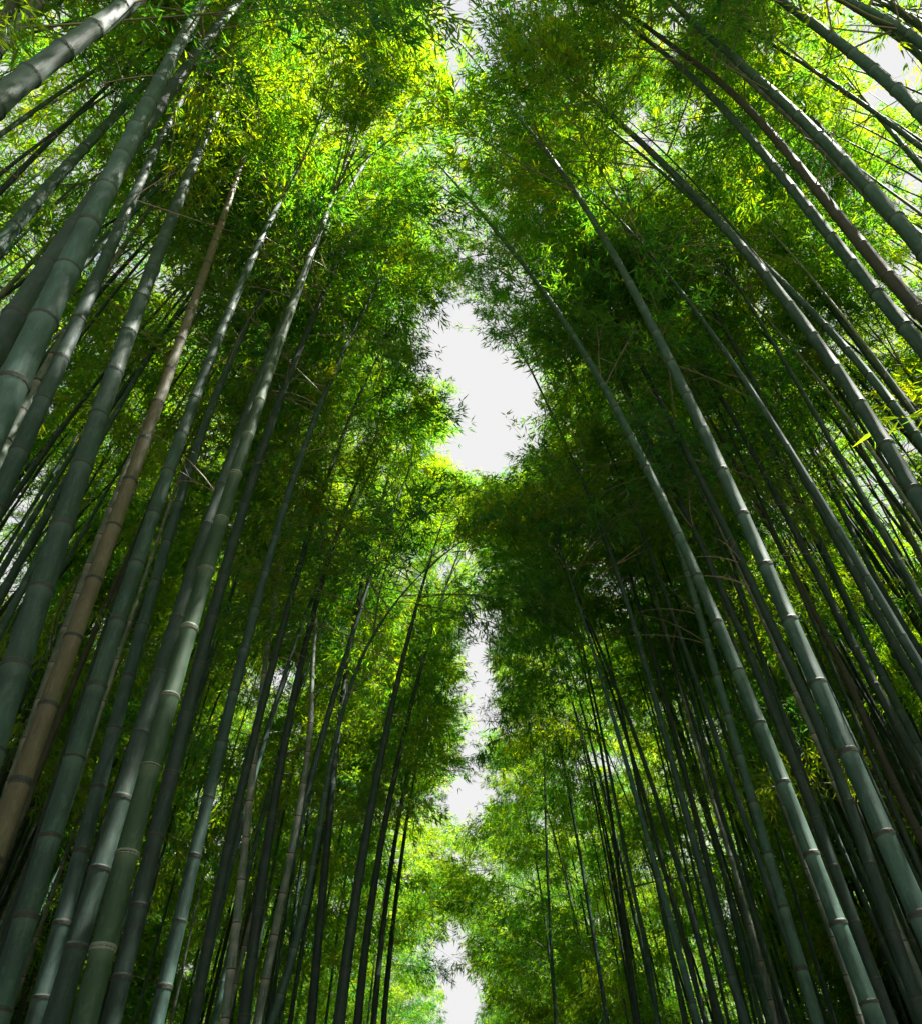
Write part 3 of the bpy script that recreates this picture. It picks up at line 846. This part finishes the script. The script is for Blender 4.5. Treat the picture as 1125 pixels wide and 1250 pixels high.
def reach(T):
    best = None
    near = np.argsort((PB[:, 1] - T[1]) ** 2 * 2 + (PB[:, 0] - T[0]) ** 2 * .4)[:24]
    for i in near:
        A = AX[i]
        dd = np.linalg.norm(A - T + np.array([0, 0, .25]), axis=1)
        j = int(np.argmin(dd))
        if A[j][2] < 6.0: continue
        if best is None or dd[j] < best[0]:
            best = (dd[j], i, j)
    return best
added = 0
used_at = {}
for (zx, zy, rx, ry, Y0, Y1, n) in DENSE:
    for q in range(n):
        a = random.uniform(0, 6.283); r = math.sqrt(random.random())
        T = at(zx + rx * r * math.cos(a), zy + ry * r * math.sin(a), random.uniform(Y0, Y1))
        best = reach(T)
        if best is None or best[0] > 2.8: continue
        _, i, j = best
        used_at[(i, j)] = used_at.get((i, j), 0) + 1
        if used_at[(i, j)] > (7 if zy < 150 else 3): continue
        root, axl, b = PLANTS[i]
        A = AX[i][j]; v = T - A
        az = math.atan2(v[1], v[0]) + random.gauss(0, .15)
        el = math.atan2(v[2] + 0.3 * np.linalg.norm(v), np.linalg.norm(v[:2]) + .05)
        f = min(max(np.linalg.norm(v) / 1.1, .8), 1.7)
        k = random.randrange(len(SPRAYS))
        Mx, pts, rot = place_spray(A, az, min(el, 1.2), f, k)
        if open_sky(pts) or blocks_sun(pts): continue
        o_ = obj('leafy_branch', SPRAYS[k][0], root)
        o_.location = tuple(A - b); o_.rotation_euler = rot; o_.scale = (f, f, f)
        added += 1
print('branches', counter, 'dense', added)

# each of the rest is named after the traced stem nearest to it in the picture
LAND = [('thick green bamboo crossing the top left', 'the thick stem crossing the top left corner'),
 ('thickest green bamboo at', 'the thickest stem at the left edge'), ('with dark rings, left', 'the blue-green stem beside the tan one'),
 ('tan brown', 'the tan stem'), ('right of the tan stem, its top', 'the pale-topped stem right of the tan one'), ('whitish bands', 'the white-banded stem'),
 ('silvery green bamboo with', 'the silvery sunlit stem'), ('arching over', 'the arching stem'), ('thicker of a pair', 'the black pair by the arching stem'),
 ('longest thick', 'the longest sweeping stem'), ('glossy streak', 'the glossy-streaked stem'), ('carrying bare', 'the dead-twigged stem'),
 ('nearest the slit', 'the slender stem nearest the sky slit'), ('ending pale and sunlit', 'the thick stem with a pale end'),
 ('in the upper right running', 'the upper brown stem'), ('brown bamboo at the lower', 'the lower brown stem'), ('edge above the brown', 'the thick stem above the brown one'),
 ('lit edge of the right', 'the upright stem at the path edge')]
marks = []
for key, handle in LAND:
    for h in HERO:
        if key in h[5]:
            tr = sorted(h[0], key=lambda q: q[1])
            marks.append((handle, [q[0] for q in tr], [q[1] for q in tr])); break
    else:
        print('no landmark', key)
ORD = ['closest', 'second', 'third', 'fourth', 'fifth', 'sixth', 'seventh', 'eighth', 'ninth', 'tenth', 'eleventh', 'twelfth', 'thirteenth', 'fourteenth']
TONE = {'culm_green': 'green', 'culm_shaded': 'dark', 'culm_pale': 'pale', 'culm_banded': 'ringed green', 'culm_brown': 'brownish'}
bins = {}
for root, ax, b in PLANTS[N_SPECIAL:]:
    P = ax.p + b
    xs, ys, d = proj(P)
    ok = [i for i in range(len(P)) if 0 < xs[i] < 1125 and 0 < ys[i] < 1250 and P[i][2] < 9.5]
    tone = TONE[root.children[0].data.materials[0].name]
    leafy = False
    if not ok:
        ok = [i for i in range(len(P)) if -60 < xs[i] < 1185 and -60 < ys[i] < 1310 and P[i][2] > 6]
        leafy = bool(ok)
    if not ok:
        sd_ = 'left' if b[0] < 0 else 'right'
        root['label'] = 'bamboo standing just out of frame, leaves at the %s margin' % sd_
        root['group'] = 'bamboos standing outside the %s margin' % sd_
        continue
    i = ok[len(ok) // 2]
    best = None
    for handle, mx, my in marks:
        x = np.interp(ys[i], my, mx) if my[0] - 60 < ys[i] < my[-1] + 60 else None
        if x is not None and (best is None or abs(xs[i] - x) < abs(best[1])):
            best = (handle, xs[i] - x)
    if best is None:
        best = ('the arching stem' if b[0] < 0 else 'the glossy-streaked stem', xs[i] - 562)
    far = 'distant ' if b[1] > 16 else ('dim ' if abs(b[0]) > 4.5 else '')
    if leafy: far, tone = '', 'leafy-topped'
    bins.setdefault((far, tone, 'right' if best[1] > 0 else 'left', best[0]), []).append((abs(best[1]), root))
for (far, tone, sd_, handle), lst in bins.items():
    lst.sort(key=lambda q: q[0])
    for k, (dist, root) in enumerate(lst):
        word = (ORD[k] + ' ' if len(lst) > 1 else '') if k < len(ORD) else ('outermost ' if k == len(lst) - 1 else 'outlying ')
        root['label'] = '%s%s%s bamboo behind, %s of %s' % (word, far, tone, sd_, handle)

# ---- beyond the three hundred nearest: the rest of the forest, one mass
def stems_and_sprays(name, label, spots, hrange, crown, n_br, sc, lab_kind='stuff'):
    V = []; Fc = []; uvs = []
    P = []; RT = []; SCL = []; IDX = []
    for (x, y) in spots:
        H = random.uniform(*hrange)
        ax = grown_axis(x, y, H, random.gauss(0.03, 0.04), random.uniform(.3, 1.2), random.gauss(0, .03))
        r0 = random.uniform(.035, .055)
        nb = len(V); sides = 5; ns = 9
        S = np.linspace(0, ax.L, ns)
        tube(V, Fc, [ax.at(s) for s in S], [rad_at(r0, s, ax.L) for s in S], sides)
        for i in range(ns - 1):
            for q in range(sides):
                v0 = S[i] / .38; v1 = S[i + 1] / .38
                uvs.extend([(q / sides, v0), ((q + 1) / sides, v0), ((q + 1) / sides, v1), (q / sides, v1)])
        for i in range(n_br):
            c_ = crown[0] + .2 * (y < 13)
            s = ax.L * (c_ + (crown[1] - c_) * random.random())
            k = random.randrange(len(SPRAYS))
            f = sc * random.uniform(.8, 1.2)
            Mx, pts, rot = place_spray(ax.at(s), random.uniform(0, 6.283), random.uniform(0, .8), f, k)
            if open_sky(pts, 0.8) or blocks_sun(pts): continue
            if random.random() > (0.22 if y < 13 else 0.74) + .8 * clump(pts[2]): continue
            P.append(ax.at(s)); RT.append(tuple(rot)); SCL.append(f); IDX.append(k % 4)
    mi = []
    for q in spots:
        mi += [random.choice((0, 0, 1, 1, 2))] * (5 * 8)
    me = mesh_from(name, V, Fc, [M['dark'], M['green'], M['pale']], mi, uv=uvs)
    o = obj(name, me)
    nst = len(V)
    return o, P, RT, SCL, IDX

def forest_mass(name, label, spots, hrange, crown, n_br, sc):
    o, P, RT, SCL, IDX = stems_and_sprays(name, label, spots, hrange, crown, n_br, sc)
    o['kind'] = 'stuff'; o['label'] = label; o['category'] = 'bamboo forest'
    me = o.data
    n0 = len(me.vertices); n = len(P)
    me.vertices.add(n)
    co_ = np.zeros((n0 + n) * 3, dtype=np.float32); me.vertices.foreach_get('co', co_)
    co_ = co_.reshape(-1, 3); co_[n0:] = np.array(P); me.vertices.foreach_set('co', co_.ravel())
    def attr(nm, typ, key, val):
        a = me.attributes.new(nm, typ, 'POINT')
        a.data.foreach_set(key, np.asarray(val, dtype=np.float32 if typ != 'INT' else np.int32).ravel())
    z3 = np.zeros((n0, 3)); 
    attr('rot', 'FLOAT_VECTOR', 'vector', np.concatenate([z3, np.array(RT)]))
    attr('scl', 'FLOAT', 'value', np.concatenate([np.zeros(n0), SCL]))
    attr('pick', 'INT', 'value', np.concatenate([-np.ones(n0), IDX]).astype(int))
    me.update()
    ng = bpy.data.node_groups.new(name + '_leaves', 'GeometryNodeTree')
    ng.interface.new_socket('Geometry', in_out='INPUT', socket_type='NodeSocketGeometry')
    ng.interface.new_socket('Geometry', in_out='OUTPUT', socket_type='NodeSocketGeometry')
    gi = ng.nodes.new('NodeGroupInput'); go = ng.nodes.new('NodeGroupOutput')
    join = ng.nodes.new('GeometryNodeJoinGeometry')
    ng.links.new(gi.outputs[0], join.inputs[0])
    def named(nm, typ):
        a = ng.nodes.new('GeometryNodeInputNamedAttribute'); a.data_type = typ; a.inputs['Name'].default_value = nm
        return a.outputs['Attribute']
    for k in range(4):
        src = next(ob for ob in bpy.data.objects if ob.data == SPRAYS[k][0])
        oi = ng.nodes.new('GeometryNodeObjectInfo'); oi.inputs['Object'].default_value = src
        oi.transform_space = 'ORIGINAL'; oi.inputs['As Instance'].default_value = True
        ip = ng.nodes.new('GeometryNodeInstanceOnPoints')
        cmp_ = ng.nodes.new('FunctionNodeCompare'); cmp_.data_type = 'INT'; cmp_.operation = 'EQUAL'
        ng.links.new(named('pick', 'INT'), cmp_.inputs[2]); cmp_.inputs[3].default_value = k
        ng.links.new(gi.outputs[0], ip.inputs['Points'])
        ng.links.new(cmp_.outputs[0], ip.inputs['Selection'])
        ng.links.new(oi.outputs['Geometry'], ip.inputs['Instance'])
        er = ng.nodes.new('FunctionNodeEulerToRotation')
        ng.links.new(named('rot', 'FLOAT_VECTOR'), er.inputs[0])
        ng.links.new(er.outputs[0], ip.inputs['Rotation'])
        ng.links.new(named('scl', 'FLOAT'), ip.inputs['Scale'])
        ng.links.new(ip.outputs[0], join.inputs[0])
    ng.links.new(join.outputs[0], go.inputs[0])
    md = o.modifiers.new('leaves', 'NODES'); md.node_group = ng
    return o, n

for side, word in ((-1, 'left'), (1, 'right')):
    spots = []
    for k in range(700):
        u = random.random()
        if u < 0.6:
            y = random.uniform(-1, 20); x = random.uniform(4.5 + .15 * max(y, 0), 13)
        elif u < .8: x, y = random.uniform(4.5, 12), random.uniform(15, 45)
        else: x, y = random.uniform(2.4, 12), random.uniform(42, 90)
        spots.append((x * side, y))
    o, n = forest_mass('bamboo_forest', 'mass of bamboo and leaves far back on the %s side of the path' % word, spots, (12, 16), (.24, 1.0), 10, 1.2)
    print('mass', word, n)
